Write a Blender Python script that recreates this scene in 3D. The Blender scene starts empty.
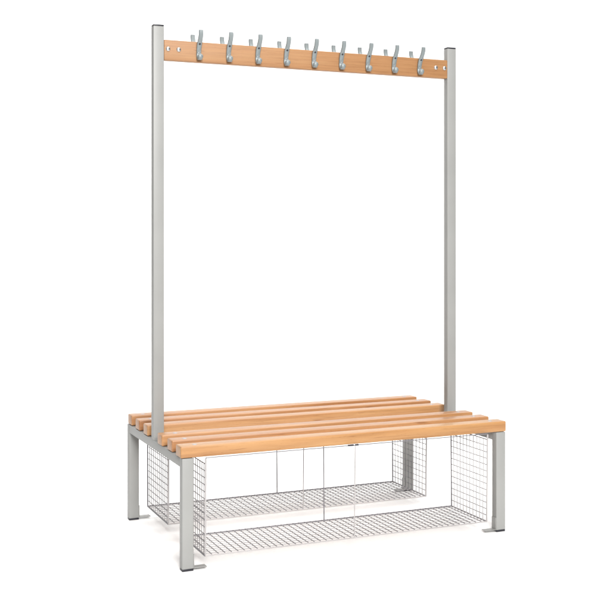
import bpy, bmesh, math, random
from mathutils import Vector, Matrix
random.seed(7)
sc = bpy.context.scene
col = sc.collection
PI = math.pi

# ------------------------------------------------------------------ materials
def new_mat(name):
    m = bpy.data.materials.new(name); m.use_nodes = True
    nt = m.node_tree
    return m, nt, nt.nodes['Principled BSDF']

def N(nt, typ, **kw):
    n = nt.nodes.new(typ)
    for k, v in kw.items(): setattr(n, k, v)
    return n

def math_node(nt, op, a, b):
    n = N(nt, 'ShaderNodeMath', operation=op)
    for i, v in enumerate((a, b)):
        if hasattr(v, 'node'): nt.links.new(v, n.inputs[i])
        else: n.inputs[i].default_value = v
    return n.outputs[0]

def ramp(nt, fac, stops):
    r = N(nt, 'ShaderNodeValToRGB')
    el = r.color_ramp.elements
    while len(el) < len(stops): el.new(0.5)
    for e, (p, c) in zip(el, stops): e.position = p; e.color = (*c, 1)
    nt.links.new(fac, r.inputs[0])
    return r.outputs[0]

def mixc(nt, fac, a, b, mode='MIX'):
    n = N(nt, 'ShaderNodeMix', data_type='RGBA', blend_type=mode)
    for sock, v in ((n.inputs[0], fac), (n.inputs[6], a), (n.inputs[7], b)):
        if hasattr(v, 'node'): nt.links.new(v, sock)
        elif isinstance(v, tuple): sock.default_value = (*v, 1)
        else: sock.default_value = v
    return n.outputs[2]

def wood_material(name, light, mid, dark, gloss=0.34, coat=.35):
    m, nt, bs = new_mat(name)
    tc = N(nt, 'ShaderNodeTexCoord'); oi = N(nt, 'ShaderNodeObjectInfo')
    off = N(nt, 'ShaderNodeVectorMath', operation='SCALE'); off.inputs[0].default_value = (31.7, 17.3, 23.1)
    nt.links.new(oi.outputs['Random'], off.inputs['Scale'])
    add = N(nt, 'ShaderNodeVectorMath', operation='ADD')
    nt.links.new(tc.outputs['Object'], add.inputs[0]); nt.links.new(off.outputs[0], add.inputs[1])
    def noise(scale, sx, sy, sz, detail=4.0, rough=0.55, dist=0.0):
        mp = N(nt, 'ShaderNodeMapping'); mp.inputs['Scale'].default_value = (sx, sy, sz)
        nt.links.new(add.outputs[0], mp.inputs[0])
        n = N(nt, 'ShaderNodeTexNoise'); n.inputs['Scale'].default_value = scale
        n.inputs['Detail'].default_value = detail; n.inputs['Roughness'].default_value = rough
        n.inputs['Distortion'].default_value = dist
        nt.links.new(mp.outputs[0], n.inputs['Vector'])
        return n.outputs['Fac']
    broad = noise(1.0, 1.6, 26, 30, 3, .5, .6)
    grain = noise(1.0, 5, 150, 170, 5, .6, .3)
    fleck = noise(1.0, 55, 420, 420, 2, .5)
    c = ramp(nt, broad, [(.30, dark), (.50, mid), (.70, light)])
    g = ramp(nt, grain, [(.30, (.74, .69, .64)), (.55, (1, 1, 1)), (.8, (1.06, 1.05, 1.03))])
    c = mixc(nt, .75, c, g, 'MULTIPLY')
    f = ramp(nt, fleck, [(.64, (1, 1, 1)), (.75, (.66, .53, .44))])
    c = mixc(nt, .55, c, f, 'MULTIPLY')
    streak = noise(1.0, 9, 130, 130, 1, .4)
    k = ramp(nt, streak, [(.70, (1, 1, 1)), (.80, (.52, .40, .33))])
    c = mixc(nt, .8, c, k, 'MULTIPLY')
    # each plank a little different
    hs = N(nt, 'ShaderNodeHueSaturation')
    nt.links.new(c, hs.inputs['Color'])
    nt.links.new(math_node(nt, 'ADD', math_node(nt, 'MULTIPLY', oi.outputs['Random'], .13), .935), hs.inputs['Value'])
    nt.links.new(math_node(nt, 'ADD', math_node(nt, 'MULTIPLY', oi.outputs['Random'], .009), .4955), hs.inputs['Hue'])
    nt.links.new(hs.outputs[0], bs.inputs['Base Color'])
    nt.links.new(math_node(nt, 'ADD', math_node(nt, 'MULTIPLY', grain, .16), gloss - .08), bs.inputs['Roughness'])
    bs.inputs['Coat Weight'].default_value = coat
    bs.inputs['Coat Roughness'].default_value = .28
    bp = N(nt, 'ShaderNodeBump'); bp.inputs['Strength'].default_value = .12; bp.inputs['Distance'].default_value = .001
    nt.links.new(grain, bp.inputs['Height']); nt.links.new(bp.outputs[0], bs.inputs['Normal'])
    return m

def paint_material(name, colr, rough, metal=0.0, vary=.06, speck=900, bump=.05):
    m, nt, bs = new_mat(name)
    tc = N(nt, 'ShaderNodeTexCoord')
    n1 = N(nt, 'ShaderNodeTexNoise'); n1.inputs['Scale'].default_value = 5; n1.inputs['Detail'].default_value = 4
    nt.links.new(tc.outputs['Object'], n1.inputs['Vector'])
    n2 = N(nt, 'ShaderNodeTexNoise'); n2.inputs['Scale'].default_value = speck; n2.inputs['Detail'].default_value = 2
    nt.links.new(tc.outputs['Object'], n2.inputs['Vector'])
    lo = tuple(x * (1 - vary) for x in colr); hi = tuple(min(1, x * (1 + vary)) for x in colr)
    nt.links.new(ramp(nt, n1.outputs['Fac'], [(.3, lo), (.7, hi)]), bs.inputs['Base Color'])
    nt.links.new(math_node(nt, 'ADD', math_node(nt, 'MULTIPLY', n1.outputs['Fac'], .14), rough - .07), bs.inputs['Roughness'])
    bs.inputs['Metallic'].default_value = metal
    bp = N(nt, 'ShaderNodeBump'); bp.inputs['Strength'].default_value = bump; bp.inputs['Distance'].default_value = .0006
    nt.links.new(n2.outputs['Fac'], bp.inputs['Height']); nt.links.new(bp.outputs[0], bs.inputs['Normal'])
    return m

M_SLAT = wood_material('beech_slat_varnish', (.40, .212, .090), (.36, .177, .070), (.31, .140, .052), .42, .15)
M_RAIL = wood_material('beech_rail_varnish', (.355, .196, .083), (.33, .170, .068), (.30, .148, .057), .55, 0.0)
M_STEEL = paint_material('grey_powder_coat', (.248, .250, .243), .45, 0.0, .045)
M_BLACK = paint_material('black_plastic', (.012, .012, .018), .45)
M_HOOK = paint_material('cast_alloy', (.205, .232, .238), .48, .25, .08, 500, .12)
M_WIRE_SHADE = paint_material('zinc_wire_shade', (.18, .174, .188), .42, .4, .1, 700, .05)  # shade painted into the colour, for wires that catch little light
M_WIRE_LIT = paint_material('zinc_wire_lit', (.37, .355, .357), .45, .25, .1, 700, .05)  # same zinc made paler: front light painted into the colour
M_CHROME = paint_material('bright_steel', (.55, .56, .57), .30, .9, .03, 300, .02)
M_SCREW = paint_material('screw_steel', (.33, .34, .37), .4, .6, .1, 400, .05)
M_HOLE_SHADE = paint_material('hole_shade', (.02, .02, .025), .6)
M_WHITE = paint_material('white_studio_paper', (.915, .915, .912), .8, 0, .01, 300, .02)

# ------------------------------------------------------------------ mesh helpers
def finish(name, bm, mat, parent=None, smooth=True, angle=40):
    bmesh.ops.recalc_face_normals(bm, faces=bm.faces)
    me = bpy.data.meshes.new(name); bm.to_mesh(me); bm.free()
    for m_ in (mat if isinstance(mat, (list, tuple)) else [mat]): me.materials.append(m_)
    if smooth:
        me.shade_smooth() if hasattr(me, 'shade_smooth') else None
        me.set_sharp_from_angle(angle=math.radians(angle))
    o = bpy.data.objects.new(name, me); col.objects.link(o)
    if parent is not None: o.parent = parent
    return o

def place(o, origin):
    """give the object its own origin while keeping the geometry where it is"""
    o.data.transform(Matrix.Translation(-Vector(origin)))
    p = Vector(origin)
    q = o.parent
    while q is not None:
        p -= q.location; q = q.parent
    o.location = p
    return o

def box(bm, x0, x1, y0, y1, z0, z1, bev=0.0, seg=2):
    t = bmesh.new()
    r = bmesh.ops.create_cube(t, size=1)
    for v in t.verts:
        v.co = Vector(((x0 + x1) / 2 + v.co.x * (x1 - x0), (y0 + y1) / 2 + v.co.y * (y1 - y0), (z0 + z1) / 2 + v.co.z * (z1 - z0)))
    if bev > 0:
        bmesh.ops.bevel(t, geom=list(t.edges), offset=bev, segments=seg, profile=.5, affect='EDGES')
    me = bpy.data.meshes.new('tmp'); t.to_mesh(me); t.free()
    bm.from_mesh(me); bpy.data.meshes.remove(me)

def tube(bm, pts, r, n=8, mi=0):
    """round wire along a polyline, capped"""
    pts = [Vector(p) for p in pts]
    rings = []
    for i, p in enumerate(pts):
        if i == 0: d = pts[1] - p
        elif i == len(pts) - 1: d = p - pts[i - 1]
        else: d = (pts[i + 1] - p).normalized() + (p - pts[i - 1]).normalized()
        d.normalize()
        a = Vector((0, 0, 1)) if abs(d.z) < .9 else Vector((1, 0, 0))
        u = d.cross(a).normalized(); w = d.cross(u).normalized()
        rings.append([bm.verts.new(p + (u * math.cos(2 * PI * k / n) + w * math.sin(2 * PI * k / n)) * r) for k in range(n)])
    for a, b in zip(rings, rings[1:]):
        for k in range(n):
            bm.faces.new((a[k], a[(k + 1) % n], b[(k + 1) % n], b[k])).material_index = mi
    bm.faces.new(rings[0]).material_index = mi; bm.faces.new(rings[-1]).material_index = mi

def arc(p0, corner, p1, n=4):
    """points rounding a corner"""
    p0, c, p1 = Vector(p0), Vector(corner), Vector(p1)
    return [(1 - t) ** 2 * p0 + 2 * t * (1 - t) * c + t * t * p1 for t in [i / n for i in range(n + 1)]]

def dome(bm, c, r, h, axis, n=16, rings=4):
    """round screw or bolt head: low dome rising from c along axis"""
    axis = Vector(axis).normalized()
    a = Vector((0, 0, 1)) if abs(axis.z) < .9 else Vector((1, 0, 0))
    u = axis.cross(a).normalized(); w = axis.cross(u)
    prev = None
    c = Vector(c)
    lv = [(r, -.001), (r, h * .18)] + [(r * math.cos(t), h * (.18 + .82 * math.sin(t))) for t in [PI / 2 * i / rings for i in range(1, rings)]]
    first = None
    for rr, hh in lv:
        ring = [bm.verts.new(c + axis * hh + (u * math.cos(2 * PI * k / n) + w * math.sin(2 * PI * k / n)) * rr) for k in range(n)]
        if prev:
            for k in range(n): bm.faces.new((prev[k], prev[(k + 1) % n], ring[(k + 1) % n], ring[k]))
        else: first = ring
        prev = ring
    top = bm.verts.new(c + axis * h)
    for k in range(n): bm.faces.new((prev[k], prev[(k + 1) % n], top))
    bm.faces.new(first)

# ------------------------------------------------------------------ setting: seamless white studio sweep
bm = bmesh.new()
prof = [(-9, 0), (3.2, 0)] + [(3.2 + 1.8 * math.sin(t), 1.8 - 1.8 * math.cos(t)) for t in [PI / 2 * i / 16 for i in range(1, 17)]] + [(5.0, 7.0)]
rows = []
for y, z in prof:
    rows.append([bm.verts.new((x, y, z)) for x in (-3, -1, 1, 4, 10)])
for a, b in zip(rows, rows[1:]):
    for k in range(4): bm.faces.new((a[k], a[k + 1], b[k + 1], b[k]))
bd = finish('floor', bm, M_WHITE)
bd['kind'] = 'structure'

# ------------------------------------------------------------------ the bench
L, D, W, T, H = 1.3455, .788, .0421, .0325, .400      # length, depth, tube width, tube depth, underside of slats
PY, PT, PZ = .3790, .0316, 1.9987                    # post front, post depth, post top
bench = bpy.data.objects.new('cloakroom_bench', None); col.objects.link(bench)
bench.location = (L / 2, D / 2, 0)
bench.empty_display_size = .2
bench['label'] = 'double sided wooden slat bench with grey frame, coat hook rail and wire shoe baskets'
bench['category'] = 'bench'
bpy.context.view_layer.update()

def part(name, bm, mat, parent=bench, org=None, angle=40):
    o = finish(name, bm, mat, None, True, angle)
    if org is None:
        lo = [min(v.co[i] for v in o.data.vertices) for i in range(3)]
        hi = [max(v.co[i] for v in o.data.vertices) for i in range(3)]
        org = [(lo[i] + hi[i]) / 2 for i in range(3)]
    o.parent = parent
    return place(o, org)

BT = .034   # end beam height
# legs, each with a plastic foot and a fixing bracket
for ex in (0, 1):
    for ey in (0, 1):
        x0 = 0 if ex == 0 else L - W
        y0 = 0 if ey == 0 else D - T
        bm = bmesh.new(); box(bm, x0, x0 + W, y0, y0 + T, .008, H - .0015, .0022, 3)
        leg = part('leg', bm, M_STEEL)
        bm = bmesh.new(); box(bm, x0 + .0006, x0 + W - .0006, y0 + .0006, y0 + T - .0006, 0.0, .0085, .0012, 2)
        part('foot_cap', bm, M_BLACK, leg)
        bm = bmesh.new()
        s = 1 if ex == 0 else -1
        xi = x0 + W if ex == 0 else x0
        t = .0028
        a, b = sorted((xi + s * .0002, xi + s * t)); box(bm, a, b, y0 + .002, y0 + T - .002, .010, .058, .0006, 1)
        a, b = sorted((xi + s * .0004, xi + s * .050)); box(bm, a, b, y0 + .002, y0 + T - .002, .0075, .0103, .0006, 1)
        br = part('fixing_bracket', bm, M_STEEL, leg)
# end beams between the legs
for ex in (0, 1):
    x0 = 0 if ex == 0 else L - W
    bm = bmesh.new(); box(bm, x0 + .0006, x0 + W - .0006, T - .0004, D - T + .0004, H - BT - .0015, H - .0018, .002, 3)
    part('end_beam', bm, M_STEEL)
# posts with black end caps
for ex in (0, 1):
    x0 = 0 if ex == 0 else L - W
    bm = bmesh.new(); box(bm, x0, x0 + W, PY, PY + PT, H - .003, PZ - .006, .0022, 3)
    post = part('post', bm, M_STEEL)
    bm = bmesh.new(); box(bm, x0 + .0003, x0 + W - .0003, PY + .0003, PY + PT - .0003, PZ - .0062, PZ, .0014, 2)
    part('end_cap', bm, M_BLACK, post)
    bm = bmesh.new()      # weld bead round the foot of the post
    zb = H - .0005
    tube(bm, [(x0 + .001, PY - .0002, zb), (x0 + W - .001, PY - .0002, zb), (x0 + W - .001, PY + PT + .0002, zb), (x0 + .001, PY + PT + .0002, zb), (x0 + .001, PY - .0002, zb)], .0024)
    part('weld_bead', bm, M_STEEL, post)

# seat slats
SW, ST = .063, .0412
fronts = [0, .1225, .2435, .4675, .5915, .7185]
for i, y0 in enumerate(fronts):
    xl = (-.0052, -.0015, -.0050, 0, 0, .001)[i]; xr = L + (.0038, .002, .0015, .0005, -.001, -.0025)[i]
    bm = bmesh.new(); box(bm, xl, xr, y0, y0 + SW, H, H + ST, .0046, 4)
    for v in bm.verts:      # a little life in the timber: very slight bow
        u = (v.co.x - L / 2) / (L / 2)
        v.co.z += .0006 * math.sin(i * 1.7) * (1 - u * u)
    slat = part('slat', bm, M_SLAT, angle=60)
    for x in (.0545, L - .0545):
        bm = bmesh.new()
        dome(bm, (x, y0 + SW / 2 - .003, H + ST - .0002), .0088, .0016, (0, 0, 1))
        part('screw', bm, M_SCREW, slat)

# hook rail
RT = .029
RY = PY
Z0, Z1 = 1.8630, 1.9418
bm = bmesh.new(); box(bm, W + .0004, L - W - .0004, RY, RY + RT, Z0, Z1, .0025, 3)
rail = part('hook_rail', bm, M_RAIL, angle=60)
for x in (.058, .1005, L - .1005, L - .058):
    bm = bmesh.new(); dome(bm, (x, RY - .0002, 1.9062), .0092, .0062, (0, -1, 0), 20, 5)
    part('bolt', bm, M_CHROME, rail)

# coat hooks
prof = [(.0030, 1.8925, .0185), (.0045, 1.8830, .0188), (.0095, 1.8755, .0190), (.0170, 1.8725, .0188), (.0235, 1.8755, .0165)]
strap = [(.0365, 1.9820, .0166), (.0368, 1.9780, .0176), (.0366, 1.9720, .0178), (.0350, 1.9645, .0178), (.0312, 1.9560, .0180), (.0255, 1.9475, .0182),
         (.0190, 1.9385, .0188), (.0132, 1.9290, .0192), (.0088, 1.9190, .0188), (.0058, 1.9100, .0184), (.0042, 1.9020, .0180)] + prof
def catmull(p, n=3):
    out = []
    for i in range(len(p) - 1):
        a = p[max(i - 1, 0)]; b = p[i]; c = p[i + 1]; d = p[min(i + 2, len(p) - 1)]
        for k in range(n):
            t = k / n
            out.append(tuple(.5 * (2 * b[j] + (c[j] - a[j]) * t + (2 * a[j] - 5 * b[j] + 4 * c[j] - d[j]) * t * t + (3 * b[j] - a[j] - 3 * c[j] + d[j]) * t ** 3) for j in range(3)))
    out.append(p[-1]); return out

def hook_mesh():
    bm = bmesh.new()
    path = catmull(strap)
    th = .0072
    prev = None; n = len(path)
    for i, (pr, z, w) in enumerate(path):
        q0 = path[max(i - 1, 0)]; q1 = path[min(i + 1, n - 1)]
        d = Vector((0, -(q1[0] - q0[0]), q1[1] - q0[1])).normalized()
        nrm = Vector((0, d.z, -d.y))
        e = 1.0
        c = Vector((0, -pr - .0036, z))
        hw, ht = w / 2, th / 2 * e
        if i == 0: hw *= .80; ht *= .7
        sec = []
        for sx, sn in ((1, .45), (.82, 1), (-.82, 1), (-1, .45), (-1, -.45), (-.82, -1), (.82, -1), (1, -.45)):
            sec.append(bm.verts.new(c + Vector((sx * hw, 0, 0)) + nrm * (sn * ht)))
        if prev:
            for k in range(8): bm.faces.new((prev[k], prev[(k + 1) % 8], sec[(k + 1) % 8], sec[k]))
        else: bm.faces.new(sec)
        prev = sec
    bm.faces.new(prev)
    return bm
def knob_mesh():
    bm = bmesh.new()
    bmesh.ops.create_uvsphere(bm, u_segments=20, v_segments=12, radius=1)
    for v in bm.verts:
        v.co = Vector((v.co.x * .0112, -.0275 + v.co.y * .0085, 1.8815 + v.co.z * .0108))
    return bm

def make_hook():
    hook = part('coat_hook', hook_mesh(), M_HOOK, bench, (0, 0, 1.92), 50)
    part('knob', knob_mesh(), M_HOOK, hook, None, 60)
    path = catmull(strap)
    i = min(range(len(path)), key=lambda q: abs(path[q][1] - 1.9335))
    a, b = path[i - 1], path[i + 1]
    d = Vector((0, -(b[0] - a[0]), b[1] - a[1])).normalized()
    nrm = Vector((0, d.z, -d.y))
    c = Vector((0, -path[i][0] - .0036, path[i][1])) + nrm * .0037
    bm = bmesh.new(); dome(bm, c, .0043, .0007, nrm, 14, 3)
    part('screw', bm, M_HOLE_SHADE, hook)  # dark disc painted on as the shade inside the fixing hole
    bm = bmesh.new(); dome(bm, (0, -.0108, 1.8985), .0026, .0008, (0, -1, .05), 12, 3)
    part('screw', bm, M_SCREW, hook)
    return hook
proto = make_hook()
src = [proto] + list(proto.children)
base = Vector(bench.location)
first = True
for side in (0, 1):
    for k in range(9):
        x = .1795 + k * .1227
        if first:
            h = proto; first = False
        else:
            h = proto.copy(); col.objects.link(h); h.parent = bench
            for ch in src[1:]:
                c = ch.copy(); col.objects.link(c); c.parent = h
        y = RY if side == 0 else RY + RT
        h.location = Vector((x, y, 1.92)) - base
        h.rotation_euler = (0, 0, (0 if side == 0 else PI) + random.uniform(-.03, .03))
        h.rotation_euler[1] = random.uniform(-.012, .012)

# wire shoe baskets under the seat
def basket(xa, xb, yf, yb, zb, xh_back, xh_front, ties):
    R1, R2, R3 = .0032, .00165, .00160      # edge rod, cross wire, fine wire
    ZW = [M_WIRE_SHADE, M_WIRE_LIT]  # shaded and lit copies of one zinc
    zt = .376
    ff, fb = .006, .004                     # the ends flare a little towards the top
    ny = 11
    def yy(f, z):
        k = (z - zb) / (zt - zb)
        a0 = yf - ff * k; b0 = yb + fb * k
        return a0 + (b0 - a0) * f
    bm = bmesh.new()
    # base frame: back rod, two end rods, front rod
    tube(bm, [(xa, yb, zb), (xb, yb, zb)], R1)
    tube(bm, [(xa, yf, zb), (xa, yb, zb)], R1)
    tube(bm, [(xb, yf, zb), (xb, yb, zb)], R1)
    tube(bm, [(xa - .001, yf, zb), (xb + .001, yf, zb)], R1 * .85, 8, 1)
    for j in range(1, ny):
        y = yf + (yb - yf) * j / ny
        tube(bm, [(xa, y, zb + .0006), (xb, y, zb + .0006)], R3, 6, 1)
    nx = round((xb - xa) / .0250)
    for i in range(1, nx):
        x = xa + (xb - xa) * i / nx
        tube(bm, [(x, yf, zb + .0028), (x, yb, zb + .0028)], R2, 6)
    b = part('wire_basket', bm, ZW)
    for x, s in ((xa, 1), (xb, -1)):
        bm = bmesh.new()
        xo = x + s * .001
        tube(bm, [(x, yy(0, zb), zb + .003), (x, yy(0, H), H - .003)], R1, 8, 1)
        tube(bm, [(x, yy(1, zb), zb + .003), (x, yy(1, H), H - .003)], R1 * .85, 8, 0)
        for j in range(1, ny):
            tube(bm, [(xo + s * .0012, yy(j / ny, zb), zb), (xo + s * .0012, yy(j / ny, zt), zt)], R3, 6, 1)
        nz = 13
        for j in range(1, nz + 1):
            z = zb + (zt - zb) * j / nz
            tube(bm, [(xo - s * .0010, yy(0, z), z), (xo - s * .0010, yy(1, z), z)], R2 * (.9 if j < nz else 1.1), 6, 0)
        part('end_panel', bm, ZW, b)
    # hanger wires in the middle, front and back
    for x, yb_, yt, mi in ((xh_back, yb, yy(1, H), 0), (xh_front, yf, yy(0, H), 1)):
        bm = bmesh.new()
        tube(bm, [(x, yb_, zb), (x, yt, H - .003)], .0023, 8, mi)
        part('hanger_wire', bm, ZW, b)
    # long rim wires along the top, close under the slats
    for f, mi in ((0, 0), (1, 0)):
        bm = bmesh.new()
        y = yy(f, H)
        tube(bm, [(xa, y, H - .0012), (xb, y, H - .0012)], .0018, 8, mi)
        part('rim_wire', bm, ZW, b)
    if ties:
        for x0, x1 in ((.640, .664), (.670, .684)):
            bm = bmesh.new()
            y = yy(0, H); z = H - .0006
            box(bm, x0, x1, y - .0030, y + .0030, z - .0026, z + .0030, .0010, 2)
            part('cable_tie', bm, M_BLACK, b)
    return b
basket(.0828, 1.2535, -.0065, .2630, .0500, .6664, .6704, True)
basket(.0824, 1.2430, .4610, .7690, .0485, .6674, .6610, False)

# ------------------------------------------------------------------ camera
cam = bpy.data.cameras.new('camera'); co = bpy.data.objects.new('camera', cam); col.objects.link(co)
co.location = (-1.11699, -3.68922, 1.18707)
co.rotation_euler = (PI / 2, 0, -.406564)
cam.sensor_width = 36; cam.sensor_fit = 'HORIZONTAL'
cam.lens = 1087.771 / 610 * 36
cam.shift_x = -.0003
cam.shift_y = -(305 - 235.165) / 610
cam.clip_end = 200
sc.camera = co

# ------------------------------------------------------------------ studio light
w = bpy.data.worlds.new('World'); sc.world = w; w.use_nodes = True
bg = w.node_tree.nodes['Background']; bg.inputs[0].default_value = (.92, .95, 1, 1); bg.inputs[1].default_value = .06
def area(name, loc, target, size, sizey, power, colr=(1, 1, 1), spread=180):
    l = bpy.data.lights.new(name, 'AREA'); l.shape = 'RECTANGLE'; l.size = size; l.size_y = sizey
    l.spread = math.radians(spread); l.energy = power; l.color = colr
    o = bpy.data.objects.new(name, l); col.objects.link(o); o.location = loc
    o.rotation_euler = (Vector(target) - Vector(loc)).to_track_quat('-Z', 'Y').to_euler()
area('softbox_overhead', (1.0, .8, 5.2), (.8, .8, 0), 5, 4.5, 150, (1, .985, .97), 130)
area('softbox_front', (-1.25, -7.4, 4.5), (.6, .3, .7), 3.4, 2.8, 460, (1, .985, .965), 110)
area('backdrop_fill', (3.2, 1.6, 5.6), (3.4, 5.0, 2.0), 9, 1.4, 260)  # added lamp out of view, only to whiten the sweep behind

sc.view_settings.view_transform = 'Standard'
sc.view_settings.look = 'None'
sc.view_settings.exposure = 0
sc.view_settings.gamma = 1
sc.render.film_transparent = False
sc.cycles.max_bounces = 8
